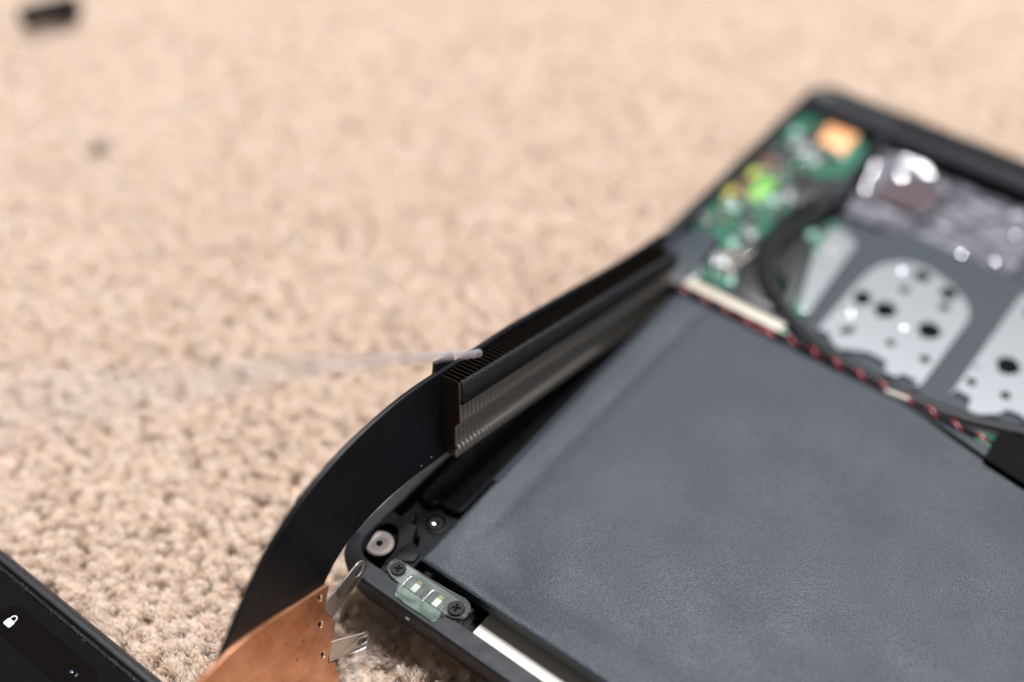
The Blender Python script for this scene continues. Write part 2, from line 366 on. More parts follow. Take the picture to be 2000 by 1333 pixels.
# lower deck with two dark screws
low_out = [(0.95, 19.3), (8.9, 19.3), (10.6, 15.8), (14.6, 14.0), (14.6, 33), (0.95, 33)]
sheet('lower_deck', low_out, [circ(9.6, 24.6, 2.3), circ(3.2, 21.9, 2.0)], -8.7, -5.2, 'shell_inner', lap, 0.2)
def cross_pts(cx, cy, a, b, ang):
    P = [(a, -b), (a, b), (b, b), (b, a), (-b, a), (-b, b), (-a, b), (-a, -b), (-b, -b), (-b, -a), (b, -a), (b, -b)]
    c, s = math.cos(ang), math.sin(ang); return [(cx + c * x - s * y, cy + s * x + c * y) for x, y in P]
def screw(cx, cy, z, r, material, parent, ang=0.4, h=0.75):
    prof = [(r * 0.97, z - h), (r, z - h * 0.45), (r * 0.94, z - 0.28)]
    m = MB(); m.lathe(cx, cy, prof, 28); s = m.build('screw', material, parent, smooth=True)
    top = sheet('screw_head', circ(cx, cy, r * 0.94, 28), [cross_pts(cx, cy, r * 0.52, r * 0.13, ang)], z - 0.28, z, material, s if parent is lap else s, 0.06)
    m = MB(); m.lathe(cx, cy, [(r * 0.6, z - 0.27), (r * 0.6, z - 0.255)], 16); m.build('screw_recess', 'hole_dark', s)
    return s
for cx, cy, r in ((9.6, 24.6, 1.95), (3.2, 21.9, 1.6)):
    s = screw(cx, cy, -4.6, r, 'screw', lap, 0.7, 2.5)
m = MB(); m.lathe(9.1, 24.2, [(0.42, -4.75), (0.36, -4.5), (0.1, -4.4)], 12); m.build('screw_glint', 'steel_bright', lap, smooth=True)
m = MB(); m.ring(9.6, 24.6, [(2.25, -8.0), (2.9, -8.0), (2.85, -4.7), (2.35, -4.6)], 30); m.build('screw_boss', 'shell_inner', lap, smooth=True)
# ---- light module
sheet('led_board', rrect(13.4, 31.8, 1.9, 9.0, 1.0, 4), [], -0.45, -0.15, 'led_board', lap)
lens_out = smooth_line([(10.9, 8.2), (10.9, 5.6), (13.2, 4.2), (15.6, 4.0), (16.6, 2.4), (18.4, 1.25), (20.6, 0.85), (23.4, 1.0), (25.6, 1.05), (27.4, 1.2), (28.8, 2.4), (29.6, 4.0), (31.6, 4.4), (33.4, 6.0), (33.2, 8.6), (31.2, 10.0), (27, 9.7), (20, 9.2), (14, 9.0)], 5, True)
lens = sheet('lens_cover', lens_out, [circ(13.5, 6.7, 1.45), circ(30.7, 6.6, 1.45)], -0.05, 0.75, 'clear_lens', lap, 0.22, label='clear plastic light cover held by two black screws')
for cx in (19.6, 25.9):
    ro = lambda i: rrect(cx - 2.75 + i, cx + 2.75 - i, 1.6 + i, 8.2 - i, 1.7 - i * 0.6, 6)
    m = MB(); m.loft([at3(ro(0), 0.70), at3(ro(0.02), 1.05), at3(ro(0.2), 1.25), at3(ro(0.5), 1.25), at3(ro(0.75), 1.05), at3(ro(0.85), 0.70)], False, False); m.build('lens_window', 'clear_lens', lens, smooth=True)
    m = MB(); m.box(cx - 0.75, cx + 0.75, 4.4, 6.6, -0.14, -0.07); b_ = m.build('led', 'led_white', lap, bevel=0.02)
    m = MB(); m.box(cx - 0.7, cx + 0.6, 6.75, 7.8, -0.14, -0.06); m.build('led_contact', 'led_gold', b_)
    m = MB(); m.box(cx - 0.8, cx + 0.8, 2.6, 4.2, -0.14, -0.08); m.build('led_contact', 'part_brown', b_)
sheet('led_diffuser', rrect(16.8, 28.7, 1.25, 4.1, 0.9, 4), [], 0.01, 0.05, 'led_frost', lap)
screw(13.5, 6.7, 1.15, 1.85, 'screw', lap, 0.55, 1.2)
screw(30.7, 6.6, 1.35, 1.98, 'screw', lap, 0.45, 1.4)
# ---- speaker box along the edge, under the fins
sp_out = smooth_line([(1.4, 112), (1.4, 80), (1.4, 40), (1.6, 28.4), (3.2, 27.0), (6.2, 27.0), (7.0, 28.6), (10.2, 28.6), (12.6, 29.4), (13.4, 31.6), (13.5, 50), (13.5, 80), (13.5, 112)], 5)
sheet('speaker', sp_out, [], -8.7, -3.0, 'speaker', lap, 0.7, label='glossy black speaker box beside the battery')
for k, (x, y) in enumerate(((2.6, 31.5), (4.2, 31.0), (5.8, 30.6), (2.6, 34.0))):
    m = MB(); m.lathe(x, y, [(0.5, -3.1), (0.45, -2.7)], 10); m.build('speaker_rivet', 'shell_inner', lap, smooth=True)
# ---- battery: soft wrapped pack with a gently uneven top
def battery():
    x0, x1, y0, y1, zt, zb = 15.5, 205, 12.1, 124.6, 0.6, -3.6
    nx, ny = 96, 60; v = []; f = []
    def z(x, y):
        dx = min(x - x0, x1 - x); dy = min(y - y0, y1 - y); e = min(dx, dy)
        dip = 0.0 if e > 1.1 else -0.55 * (1 - e / 1.1) ** 2
        n1 = noise.noise(Vector((x * 0.030 + 2, y * 0.045, 0.3))) * 0.30 + noise.noise(Vector((x * 0.075, y * 0.09 + 3, 2.3))) * 0.06
        s = y - (22 + 0.10 * (x - 30)); crease = -0.8 * math.exp(-(s / 5.5) ** 2) * (0.5 + 0.5 * math.tanh((x - 26) / 8))
        c2 = -0.9 * math.exp(-(((x - 36) * 0.8 + (y - 20) * 0.6) / 6.5) ** 2) * math.exp(-((y - 24) / 16) ** 2)
        c3 = -0.3 * math.exp(-(((x - 22.5) - 0.02 * (y - 40)) / 2.0) ** 2) * (1 if y > 30 else max(0, (y - 20) / 10))
        return zt + dip + (n1 + crease + c2 + c3) * min(1, e / 4.0)
    def sx(i): t = i / nx; return x0 + (x1 - x0) * (t ** 1.7 * 0.85 + 0.15 * t) if 0 < i < nx else (x0 if i == 0 else x1)
    xs = [x0, x0 + .2, x0 + .5, x0 + .9] + [x0 + 0.9 + (x1 - x0 - 1.8) * ((k / 90) ** 1.35) for k in range(1, 90)] + [x1 - .9, x1 - .4, x1]
    ys = [y0, y0 + .2, y0 + .5, y0 + .9] + [y0 + 0.9 + (y1 - y0 - 1.8) * k / 70 for k in range(1, 70)] + [y1 - .9, y1 - .4, y1]
    nx, ny = len(xs), len(ys)
    for y in ys:
        for x in xs: v.append((x, y, z(x, y)))
    for j in range(ny - 1):
        for i in range(nx - 1): a = j * nx + i; f.append((a, a + 1, a + nx + 1, a + nx))
    per = [(0, i) for i in range(nx)] + [(j, nx - 1) for j in range(1, ny)] + [(ny - 1, i) for i in range(nx - 2, -1, -1)] + [(j, 0) for j in range(ny - 2, 0, -1)]
    top = [j * nx + i for j, i in per]; rows = [top]
    for zz, inset in ((-1.6, 0.0), (-2.2, 0.25), (zb, 0.25)):
        row = []
        for j, i in per:
            x = min(max(xs[i], x0 + inset), x1 - inset); y = min(max(ys[j], y0 + inset), y1 - inset); v.append((x, y, zz)); row.append(len(v) - 1)
        rows.append(row)
    for a, b in zip(rows[:-1], rows[1:]):
        for k in range(len(a)): q = (k + 1) % len(a); f.append((a[q], a[k], b[k], b[q]))
    f.append(tuple(rows[-1]))
    m = MB(); m.add(v, f); return m.build('battery', 'battery', lap, smooth=True, label='flat battery in matte black textured wrap')
bat = battery()
m = MB(); n = 40; ys_ = [40.2 + (122 - 40.2) * k / n for k in range(n + 1)]
m.loft([[(x, y, z) for y in ys_] for x, z in ((14.55, -1.5), (14.62, 0.1), (14.9, 0.62), (15.5, 0.86), (16.1, 0.92), (16.6, 0.4))], False, False, False)
m.build('battery_seam', 'battery_seam', bat, smooth=True, label='lighter folded seam along the battery edge')
m = MB(); m.box(22, 198, 22, 118, -8.7, -3.7); m.build('battery_cells', 'shell_floor', bat)
# black connector hood over the battery's far edge
m = MB(); m.loft([at3([(107.6, 118.0), (150, 111.5), (150, 131), (107.2, 130)], -6), at3([(107.6, 118.0), (150, 111.5), (150, 131), (107.2, 130)], 2.4)])
m.build('connector_hood', 'hole_dark', lap, bevel=0.6, label='black hood over the battery connector')
# ---- green circuit board
pcb_out = smooth_line([(1.4, 157), (1.4, 175), (1.4, 202), (1.4, 226), (4.5, 233.5), (10, 233.0), (17, 230.5), (26.5, 221), (26.6, 204), (19, 192), (21.4, 181), (20.0, 170), (22.6, 147), (26.8, 139), (21, 136.5), (14.5, 138), (13.0, 153.5), (7.0, 156.5)], 4, True)
pcb = sheet('circuit_board', pcb_out, [circ(3.6, 160, 1.4)], -5.2, -4.0, 'board_green', lap, label='green circuit board at the far corner')
pcb_b = sheet('circuit_board', [(26.5, 154.5), (37, 150), (40, 139), (46, 139), (44, 170), (36, 184), (29.5, 187), (25, 178)], [], -6.6, -5.6, 'board_green', lap, label='green board strip beside the steel plate')
Z = -4.0
def comp(name, material, x0, x1, y0, y1, h, par=None, bev=0.12, label=None, z=None):
    zz = Z if z is None else z
    m = MB(); m.box(x0, x1, y0, y1, zz, zz + h); return m.build(name, material, par or pcb, bevel=bev, label=label)
pad = comp('copper_pad', 'board_pad', 10.4, 21.2, 216.5, 227.5, 0.35, label='bright copper pad on the green board')
comp('chip', 'part_brown', 3.2, 9.4, 174.5, 182.0, 1.1); comp('chip', 'part_black', 4.4, 10.4, 199, 206.5, 1.0); comp('chip', 'part_brown', 1.8, 6.8, 194, 199.4, 1.0)
comp('chip', 'part_black', 12.6, 17.8, 193, 199, 1.2); comp('chip', 'part_black', 6.0, 11.5, 214.5, 222, 1.1); comp('chip', 'part_grey', 12.4, 17.0, 205, 210, 0.9); comp('chip', 'part_black', 12.5, 16.5, 165, 171.5, 1.2); comp('chip', 'part_grey', 13.6, 18.4, 146, 150, 1.0); comp('chip', 'part_black', 17.0, 21.2, 155, 160, 1.0); comp('chip', 'part_grey', 8.2, 11.6, 208, 213, 0.8)
comp('lime_block', 'part_lime', 7.4, 12.4, 176.5, 188.5, 1.5, label='bright lime component on the green board')
comp('yellow_block', 'part_yellow', 1.6, 3.6, 172.5, 179, 1.2); comp('yellow_block', 'part_yellow', 2.4, 5.2, 186, 191.5, 1.0)
rp = random.Random(31)
inside = [(2.5, 12, 160, 230), (9, 19, 160, 214), (14, 22, 140, 158)]
for k in range(190):
    a = rp.choice(inside); x = rp.uniform(a[0], a[1]); y = rp.uniform(a[2], a[3])
    if 9.5 < x < 22 and 215 < y < 229: continue
    sxy = rp.choice(((1.6, 0.8), (0.8, 1.6), (1.1, 0.6), (2.2, 1.2), (0.6, 1.1)))
    comp('chip_part', rp.choice(('part_pale', 'part_black', 'part_black', 'part_grey', 'part_brown', 'part_pale', 'board_dark', 'board_dark', 'connector_white')), x, x + sxy[0], y, y + sxy[1], rp.uniform(0.35, 0.9), bev=0.06)
for x, y, r in ((2.4, 209, 1.05), (2.2, 203.6, 1.05), (2.6, 187, 0.9), (2.3, 178.8, 0.9), (3.6, 171.5, 0.9), (11.5, 189, 0.95), (10.6, 176.2, 0.9), (19.3, 159.6, 0.95), (14, 199, 0.5), (7, 219, 0.5), (16, 168, 0.45), (8, 164, 0.45)):
    m = MB(); m.lathe(x, y, [(r * 1.25, Z), (r * 1.2, Z + 0.45), (r * 0.9, Z + 0.64), (r * 0.6, Z + 0.74), (r * 0.3, Z + 0.79), (0.05, Z + 0.81)], 20); m.build('solder_bead', 'solder', pcb, smooth=True)
for x0, y0, dx, dy, mt in ((2.2, 206, 3.4, 3.6, 'part_black'), (6.5, 224.5, 3.2, 4.2, 'part_black'), (2.2, 214, 2.8, 4.5, 'part_pale'), (5.6, 208.5, 2.2, 4.8, 'part_grey'), (13.2, 211.4, 4.6, 3.4, 'board_dark'), (18.6, 207, 4.8, 5.2, 'board_dark'),
        (19.4, 213, 3.6, 2.2, 'connector_white'), (2.0, 199.6, 2.6, 3.4, 'part_black'), (8.2, 192.4, 3.0, 4.2, 'part_brown'), (12.2, 186, 3.8, 3.0, 'part_black'), (16.2, 184.2, 3.0, 5.0, 'part_grey'), (5.4, 184, 1.8, 5.6, 'board_dark'), (2.0, 181, 3.2, 3.6, 'part_brown'),
        (13.2, 178.4, 3.6, 3.8, 'part_pale'), (17.4, 174, 2.6, 4.8, 'part_black'), (5.2, 168.6, 3.6, 3.2, 'part_pale'), (9.6, 168, 2.6, 4.4, 'part_black'), (6.2, 163, 2.4, 3.0, 'part_brown'), (10.4, 159.6, 4.4, 3.8, 'board_dark'), (16.0, 161.2, 3.0, 3.2, 'part_grey'),
        (14.2, 153.6, 2.4, 4.0, 'part_pale'), (18.4, 150.4, 3.0, 2.6, 'part_brown'), (16.2, 141.2, 4.2, 2.6, 'board_dark'), (22.0, 139.6, 2.6, 3.6, 'part_pale')):
    comp('chip', mt, x0, x0 + dx, y0, y0 + dy, 1.0)
m = MB(); m.loft([at3([(26.8, 154.8), (37, 150.5), (40, 141), (42.6, 142), (38.5, 162), (34.5, 171), (29.5, 172.5), (26.2, 168)], -5.6), at3([(27.2, 155.2), (36.8, 151), (39.8, 142), (42.0, 143), (38.0, 161.6), (34.2, 170.4), (29.8, 172), (26.6, 167.6)], -3.4)])
m.build('black_module', 'part_black', lap, bevel=0.4)
comp('chip', 'part_pale', 29.6, 32.6, 173.6, 177.4, 1.0, pcb_b, z=-5.6); comp('chip', 'part_black', 30.8, 34.6, 179, 181.6, 1.0, pcb_b, z=-5.6)
for k in range(26):
    a = rp.choice(inside); x = rp.uniform(a[0], a[1]); y = rp.uniform(a[2], a[3]); r = rp.uniform(0.4, 0.75)
    m = MB(); m.lathe(x, y, [(r, Z), (r * 0.96, Z + 0.8), (r * 0.7, Z + 0.93), (r * 0.35, Z + 1.0), (0.03, Z + 1.02)], 12); m.build('solder_bead', 'solder', pcb, smooth=True)
for k in range(26):
    a = rp.choice(inside); x = rp.uniform(a[0], a[1] - 2); y = rp.uniform(a[2], a[3] - 2)
    if 8.5 < x < 22 and 213 < y < 229: continue
    comp('chip_part', rp.choice(('part_black', 'board_dark', 'part_brown')), x, x + rp.uniform(1.5, 3.4), y, y + rp.uniform(1.5, 3.4), rp.uniform(0.5, 0.9), bev=0.06)
screw(3.6, 160, -2.4, 2.6, 'steel_bright', lap, 0.2, 1.6)
screw(3.6, 236.4, 0.75, 2.4, 'steel_bright', lap, 0.3, 1.0)
for x, y, zz in ((3.6, 236.4, 0.75), (3.6, 160, -2.4)):  # mirror-bright rings added so the silver screws catch a glint
    m = MB(); m.ring(x, y, [(1.5, zz - 0.1), (2.35, zz - 0.15), (2.3, zz + 0.12), (1.9, zz + 0.36), (1.5, zz + 0.3)], 24); m.build('screw_glint_ring', 'solder', lap, smooth=True)
m = MB(); m.loft([at3([(1.2, 150), (1.2, 130), (12.2, 128.6), (14.2, 133.8), (11.8, 155.4), (6, 155.5)], -6), at3([(1.2, 150), (1.2, 130), (12.2, 128.6), (14.2, 133.8), (11.8, 155.4), (6, 155.5)], -2.2)])
m.build('black_bracket', 'plate_grey', lap, bevel=0.4)
m = MB(); m.loft([at3([(20.6, 149.5), (28.5, 153.4), (40.5, 140.8), (37, 133.5), (27, 134.5)], -6.5), at3([(20.6, 149.5), (28.5, 153.4), (40.5, 140.8), (37, 133.5), (27, 134.5)], -2.6)])
m.build('black_module', 'part_black', lap, bevel=0.5)
m = MB(); m.loft([at3([(15.4, 193.5), (26.5, 204), (28, 187.6), (20.6, 181.8)], -6), at3([(15.4, 193.5), (26.5, 204), (28, 187.6), (20.6, 181.8)], -2.6)])
m.build('black_module', 'part_black', lap, bevel=0.5)
# white flat connector and its pins
conn = comp('ribbon_connector', 'connector_white', 14.4, 45.6, 128.7, 132.0, 3.0, lap, 0.3, 'long cream ribbon connector beside the red wires', z=-3.2)
comp('connector_latch', 'part_black', 15.2, 45.4, 132.3, 136.0, 2.6, conn, 0.2, z=-4.4)
comp('connector_end', 'steel_bright', 12.0, 15.2, 132.4, 141.5, 1.2, conn, 0.3, z=-4.0); comp('connector_end', 'part_pale', 45.2, 47.6, 127.2, 130.2, 2.6, conn, 0.4, z=-3.2)
# twisted red and black wires along the far edge of the battery
for wv in range(4):
    pts = []
    for k in range(0, 420):
        x = 12.5 + 0.34 * k; am = 0.8 if 44 < x < 78 else 0.55
        y0 = 126.4 + 0.9 * math.sin(x * 0.03) - (0.05 * (x - 90) if x > 90 else 0)
        ph = wv * math.pi / 2 + x * 0.92
        pts.append((x, y0 + am * math.cos(ph), -0.4 + am * math.sin(ph) + (0.6 if x > 100 else 0)))
    m = MB(); m.tube(pts, 0.40, 7); m.build('wire', 'wire_red' if wv in (0,) else 'wire_black', lap, smooth=True)
m = MB(); m.tube(smooth_line([(15, 128, -1.5), (22, 127.2, -0.8), (34, 126.8, -0.9), (46, 126.6, -0.6)], 6), 0.75, 7); m.build('wire', 'wire_red', lap, smooth=True)
m = MB(); m.tube([(78.2, 125.2, 0.7), (81, 125.5, 0.8), (84.2, 125.9, 0.7)], [0.5, 0.6, 0.5], 8); m.build('wire_sleeve', 'connector_white', lap, smooth=True)
m = MB(); m.tube(smooth_line([(84, 124.6, 0.2), (92, 122.8, 0.9), (99, 121.2, 1.3), (106, 119.8, 1.3), (110, 119, 1.2)], 6), 0.55, 7); m.build('wire', 'wire_black', lap, smooth=True)
comp('green_tab', 'board_green', 103.2, 109, 121.8, 127.6, 1.0, lap, 0.2, z=-0.6); comp('silver_clip', 'solder', 108.2, 111, 123.4, 127.2, 1.4, lap, 0.4, z=0.4)
# thick black cable looping round the steel plate
def cable(pts, r, flat=0.7):
    m = MB(); m.tube(smooth_line(pts, 8), r, 12, flat); m.build('cable', 'cable_black', lap, smooth=True)
cable([(29.4, 224, -3.0), (29.8, 214, -2.2), (31.0, 203, -1.6), (32.0, 193, -1.2), (29.6, 180, -1.0), (26.8, 168, -0.8), (27.4, 157.5, -0.8), (31.6, 148, -0.9), (39.5, 140, -1.2), (50, 133.6, -1.4), (62, 130.6, -1.6), (80, 129.4, -1.8), (98, 131.2, -1.8), (118, 138, -1.8), (150, 146, -1.8)], 1.9)
cable([(30, 196, -2.4), (25, 186, -2.2), (22.5, 173, -2.0), (23.6, 160, -2.0), (27.5, 150, -2.0), (36, 140, -2.0)], 1.2)
# ---- steel plate with dark grey frame and stamped openings
base_out = [(41, 128.5), (60, 127.6), (160, 127.6), (160, 196), (52, 196), (46, 190), (33.5, 190), (33.5, 178)]
sheet('support_frame', base_out, [], -7.2, -6.0, 'plate_grey', lap, 0.1, label='dark grey frame under the silver plates')
def notch(x, y, w, h): return [(x - w / 2, y - h / 2), (x + w / 2, y - h / 2), (x + w / 2, y + h / 2), (x - w / 2, y + h / 2)]
pl1 = smooth_line([(52.0, 140), (52.0, 153), (52.7, 170), (55.5, 177), (60, 181), (66, 182), (73, 180), (79, 176.6), (82.5, 173), (84.0, 168)], 3) + [(83.8, 137.8), (82, 136.2), (82.6, 138.6), (78.0, 138.8), (77.2, 136.6), (73.6, 136.6), (72.8, 140.2), (67.4, 140.6), (62, 138.0), (60, 136.6), (56.6, 138.4), (55.4, 140.6)]
def blob(x, y, w, h, ang=0.3):                                   # stamped hole: a lobed slot
    c, q = math.cos(ang), math.sin(ang); P = [(-w, -h * .6), (-w * .3, -h), (w * .6, -h * .8), (w, -h * .1), (w * .7, h * .8), (0, h), (-w * .8, h * .7)]
    return [(x + c * a - q * b, y + q * a + c * b) for a, b in P]
h1 = [blob(56.3, 159.0, 2.6, 3.2), blob(63.6, 158.6, 3.4, 3.2, 0.9), blob(77.0, 158.4, 3.3, 3.4, 0.6), blob(66.0, 178.0, 2.6, 2.4), blob(75, 175.8, 2.5, 2.6, 1.2), circ(64.3, 169.6, 1.5, 12), circ(76.4, 169.8, 1.6, 12), circ(70.4, 147.4, 1.35, 12), circ(80.6, 147.4, 1.5, 12), blob(58.8, 144.6, 1.2, 2.6, -0.5), circ(55.0, 150.5, 1.0, 10)]
sheet('plate_hole_shade', pl1, [], -5.98, -5.9, 'hole_dark', lap)  # black sheet added below the plate, paints the shade in its holes
sheet('silver_plate', pl1, h1, -5.8, -4.6, 'plate_silver', lap, 0.0, label='silver plate with square stamped holes')
for x, y in ((70.9, 154.8), (60.2, 176.4), (56.5, 151)):
    m = MB(); m.lathe(x, y, [(1.2, -4.6), (1.1, -4.2), (0.6, -3.9), (0.05, -3.8)], 16); m.build('plate_dimple', 'plate_silver', lap, smooth=True)
pl2 = [(91.4, 138.4), (92.0, 142.2), (96.2, 141.8), (97.2, 137.0), (100, 137.4), (104, 140.5), (105.5, 143.6), (108.5, 144), (111, 143.3), (150, 150), (150, 188), (92.0, 189)]
sheet('plate_hole_shade', pl2, [], -5.98, -5.9, 'hole_dark', lap)  # second added black sheet, shade for the holes of this plate
sheet('silver_plate', pl2, [blob(99.6, 158.8, 3.3, 3.4, 0.6), circ(94.0, 147.1, 1.4, 12), circ(103.1, 148.0, 1.45, 12), circ(97, 182.0, 1.8, 12), circ(112, 158, 1.8, 12), circ(106, 170, 1.0, 12), notch(93.0, 153, 1.6, 0.7), notch(120, 165, 5, 4.8)], -5.8, -4.6, 'plate_silver', lap, 0.0, label='silver plate reaching past the frame bar')
pl0 = smooth_line([(43.9, 143), (41.0, 152), (37.6, 163), (35.6, 172), (35.2, 179.6), (38.5, 182), (43.6, 179.6), (44.8, 177)], 4) + [(46.8, 144)]
p0 = sheet('silver_plate', pl0, [circ(38.6, 166.5, 0.55, 10)], -5.4, -4.4, 'plate_silver', lap, 0.12, label='narrow curved silver plate beside the black cable')
m = MB(); m.ring(40.5, 171.5, [(0.8, -4.4), (1.8, -4.4), (1.7, -4.1), (0.9, -4.1)], 18); m.build('plate_eyelet', 'steel', p0, smooth=True)
m = MB(); m.ring(56.2, 149.0, [(0.9, -4.6), (1.9, -4.6), (1.8, -4.2), (1.0, -4.2)], 18); m.build('plate_eyelet', 'steel', lap, smooth=True)
# ---- crumpled silver shield in the far tray
def crumple(name, x0, x1, y0, y1, z, amp, material, n=34, label=None, seed=0.0, par=None):
    v = []; f = []
    for j in range(n + 1):
        for i in range(n + 1):
            x = x0 + (x1 - x0) * i / n; y = y0 + (y1 - y0) * j / n
            q = abs(noise.noise(Vector((x * 0.11 + seed, y * 0.11, 4 + seed)))) + 0.5 * abs(noise.noise(Vector((x * 0.27, y * 0.27 + seed, 1))))
            v.append((x, y, z + amp * q))
    for j in range(n):
        for i in range(n): a = j * (n + 1) + i; f.append((a, a + 1, a + n + 2, a + n + 1))
    k = len(v)
    v2 = [(x, y, zz - 0.3) for x, y, zz in v]; f2 = [tuple(i + k for i in reversed(q)) for q in f]
    m = MB(); m.add(v + v2, f + f2); return m.build(name, material, par or lap, smooth=True, label=label)
crumple('foil_shield', 28.5, 86, 193, 228, -6.6, 1.0, 'foil', 46, 'crumpled silver foil shield in the far tray')
sheet('support_frame', [(86.6, 196.4), (160, 196.4), (160, 228), (86.6, 228)], [], -7.4, -6.0, 'plate_grey', lap, 0.1, label='dark grey panel beyond the foil shield')
crumple('foil_film', 38.0, 55.0, 203, 219, -4.9, 0.7, 'foil_film', 14, 'dark purple film patch on the foil', 3.0)
m = MB(); m.tube(smooth_line([(56.5, 222, -4.6), (56.6, 214, -4.3), (56.0, 207, -4.4), (53.5, 201, -4.6)], 6), 0.9, 8); m.build('shield_fold', 'foil', lap, smooth=True)
for pts in ([(30.6, 221, -4.6), (31.2, 216, -4.2), (33.0, 210, -4.2), (34.2, 206, -4.6)], [(39.0, 216.5, -4.4), (42.0, 219.5, -4.1), (44.5, 222.5, -4.2), (50, 224, -4.6)], [(29.5, 224.5, -4.6), (38, 225.5, -4.2), (47, 226, -4.6)]):  # glossy folds added on the foil to give blurred bright spots
    m = MB(); m.tube(smooth_line(pts, 5), [0.3] + [0.6] * (len(pts) * 5 - 6) + [0.3], 10); m.build('shield_fold', 'solder', lap, smooth=True)
for x, y in ((54.5, 206.2), (70.9, 195.6), (80.1, 198.2), (80.1, 213.6)):
    m = MB(); m.lathe(x, y, [(1.2, -5.4), (1.15, -5.0), (0.7, -4.86), (0.05, -4.8)], 16); m.build('shield_rivet', 'solder', lap, smooth=True)
for x, y, zz, r in ((30.9, 219.5, -4.9, 1.5), (32.0, 214.5, -4.8, 1.7), (33.2, 209.5, -4.9, 1.6), (34.4, 205.5, -5.0, 1.3), (41, 218.0, -4.8, 1.4)):  # shallow shiny domes added where the foil should glint
    m = MB(); m.lathe(x, y, [(r, zz - 0.6), (r * 0.95, zz), (r * 0.65, zz + 0.22), (r * 0.35, zz + 0.34), (0.05, zz + 0.38)], 18); m.build('shield_glint_dome', 'solder', lap, smooth=True)
# hinge bar along the far edge
m = MB(); prof = [(229.2, -9), (229.2, -1.6), (230.4, -0.2), (233.0, 0.9), (236.5, 0.9), (239.5, 0.15)]
m.loft([[(30, y, z) for y, z in prof], [(300, y, z) for y, z in prof]], False, False, False); m.loft([[(30, y, z) for y, z in prof]] * 1 + [[(30.01, y, min(z, -0.5)) for y, z in prof]], False, False, False)
m.build('hinge_bar', 'hinge_black', lap, smooth=True)
m = MB(); m.box(27.2, 30.0, 190, 229, -8.6, -2.4); m.build('tray_wall', 'plate_grey', lap, bevel=0.4)

# ================================================================== HEATSINK
HM = Matrix(((HU.x, -HN.x, -HW.x, HQ.x * MM), (HU.y, -HN.y, -HW.y, HQ.y * MM), (HU.z, -HN.z, -HW.z, HQ.z * MM), (0, 0, 0, 1)))
hs = empty('heatsink', HQ, 'removed laptop heatsink with black heat pipe, fin row and copper plate, propped on edge', 'heatsink', matrix=HM)
# local: x = s along the fins, y = -n (away), z = -q (up).  flat() places a plate drawn in (s, up) at depth
def flat(n0):                                  # sheet coords (x,y,z) -> (s, -(n0+z), up)
    return lambda x, y, z: (x, -(n0 + z), y)
outer_edge = smooth_line([(96, 20.9), (74, 20.6), (50, 21.6), (26, 22.5), (13.8, 22.3), (0, 22.4), (-9, 22.2), (-17.6, 21.3), (-27.3, 19.4), (-35.2, 17.0), (-43, 13.8), (-49.2, 10.2), (-55.4, 5.5), (-60.4, 0.2), (-65.3, -5.6), (-69, -10.6), (-72.8, -15.5), (-77, -24), (-80, -34), (-81, -46)], 5)
inner_edge = smooth_line([(-44, -46), (-43, -30), (-41.8, -18), (-40.9, -13.6), (-38.9, -10.9), (-36.3, -8.7), (-31.2, -5.6), (-21.9, -2.7), (-12.4, -1.4), (-3.4, -1.3), (10, -1.4), (40, -0.8), (70, -0.2), (96, 0)], 5)
pipe = sheet('heat_pipe', outer_edge + inner_edge, [], -1.5, 0, 'black_paint', hs, 0.55, flat(-3.55), label='wide curved black heat pipe')
# small black clip on the top edge at the start of the fins
m = MB(); m.loft([[(-0.4, 5.05, 20.2), (6.4, 5.05, 20.2), (6.2, 5.05, 23.4), (-0.2, 5.05, 24.0)], [(-0.4, 6.4, 20.2), (6.4, 6.4, 20.2), (6.2, 6.0, 23.7), (-0.2, 6.0, 24.3)]]); m.build('edge_clip', 'black_paint', hs, bevel=0.15)
for x, z in ((-8.2, 0.6), (-4.6, 1.0)):
    m = MB(); m.lathe(x, z, [(0.16, 0), (0.12, 0.08)], 8); mm_ = m.mesh('speck', 'dust'); 
    for v in mm_.vertices: v.co = Vector((v.co.x, 3.5 * MM - v.co.z, v.co.y))
    link('dust_speck', mm_, hs)
stack = bpy.data.objects.new('fin_stack', None); COL.objects.link(stack); stack.parent = hs; stack['label'] = 'row of thin bronze coloured cooling fins'
PITCH = 1.45; NF = 64
def fin_mesh(qc):
    """one folded fin: thin sheet across the duct, flange along the front with a step at height qc, slot near the foot"""
    m = MB(); T = 0.16; H = 21.6; N1 = 1.55
    prof = [(-3.5, 0), (-0.02, 0), (-0.02, qc), (N1 - 0.02, qc + 2.0), (N1 - 0.02, H), (-3.5, H)]
    m.loft([[(0, -n_, z) for n_, z in prof], [(T, -n_, z) for n_, z in prof]])
    def fl(x0, x1, a, b, t=0.14):
        (n0, z0), (n1, z1) = a, b
        m.loft([[(x0, -n0, z0), (x1, -n0, z0), (x1, -(n0 + t), z0), (x0, -(n0 + t), z0)], [(x0, -n1, z1), (x1, -n1, z1), (x1, -(n1 + t), z1), (x0, -(n1 + t), z1)]])
    W = PITCH - 0.24
    fl(0, W, (0, 0), (0, 1.9)); fl(0.72, W, (0, 1.9), (0, 2.95)); fl(0, W, (0, 2.95), (0, qc))
    fl(0, W, (0, qc), (N1, qc + 2.0)); fl(0, W, (N1, qc + 2.0), (N1, H - 0.4))
    m.box(T, W, 0.0, 3.5, 0, 0.14)                                      # foot flange
    me_ = m.mesh('fin', 'fin_metal'); me_.materials.append(MATS['fin_shade'])
    for p in list(me_.polygons)[:8]: p.material_index = 1
    return me_
tabm = MB(); tabm.box(0.74, 1.30, -0.42, -0.1, 2.0, 2.85); tab_me = tabm.mesh('fin_tab', 'fin_tab')
fin_cache = {}
def htop(s): return 21.7 - 3.4 * min(1, s / 86)
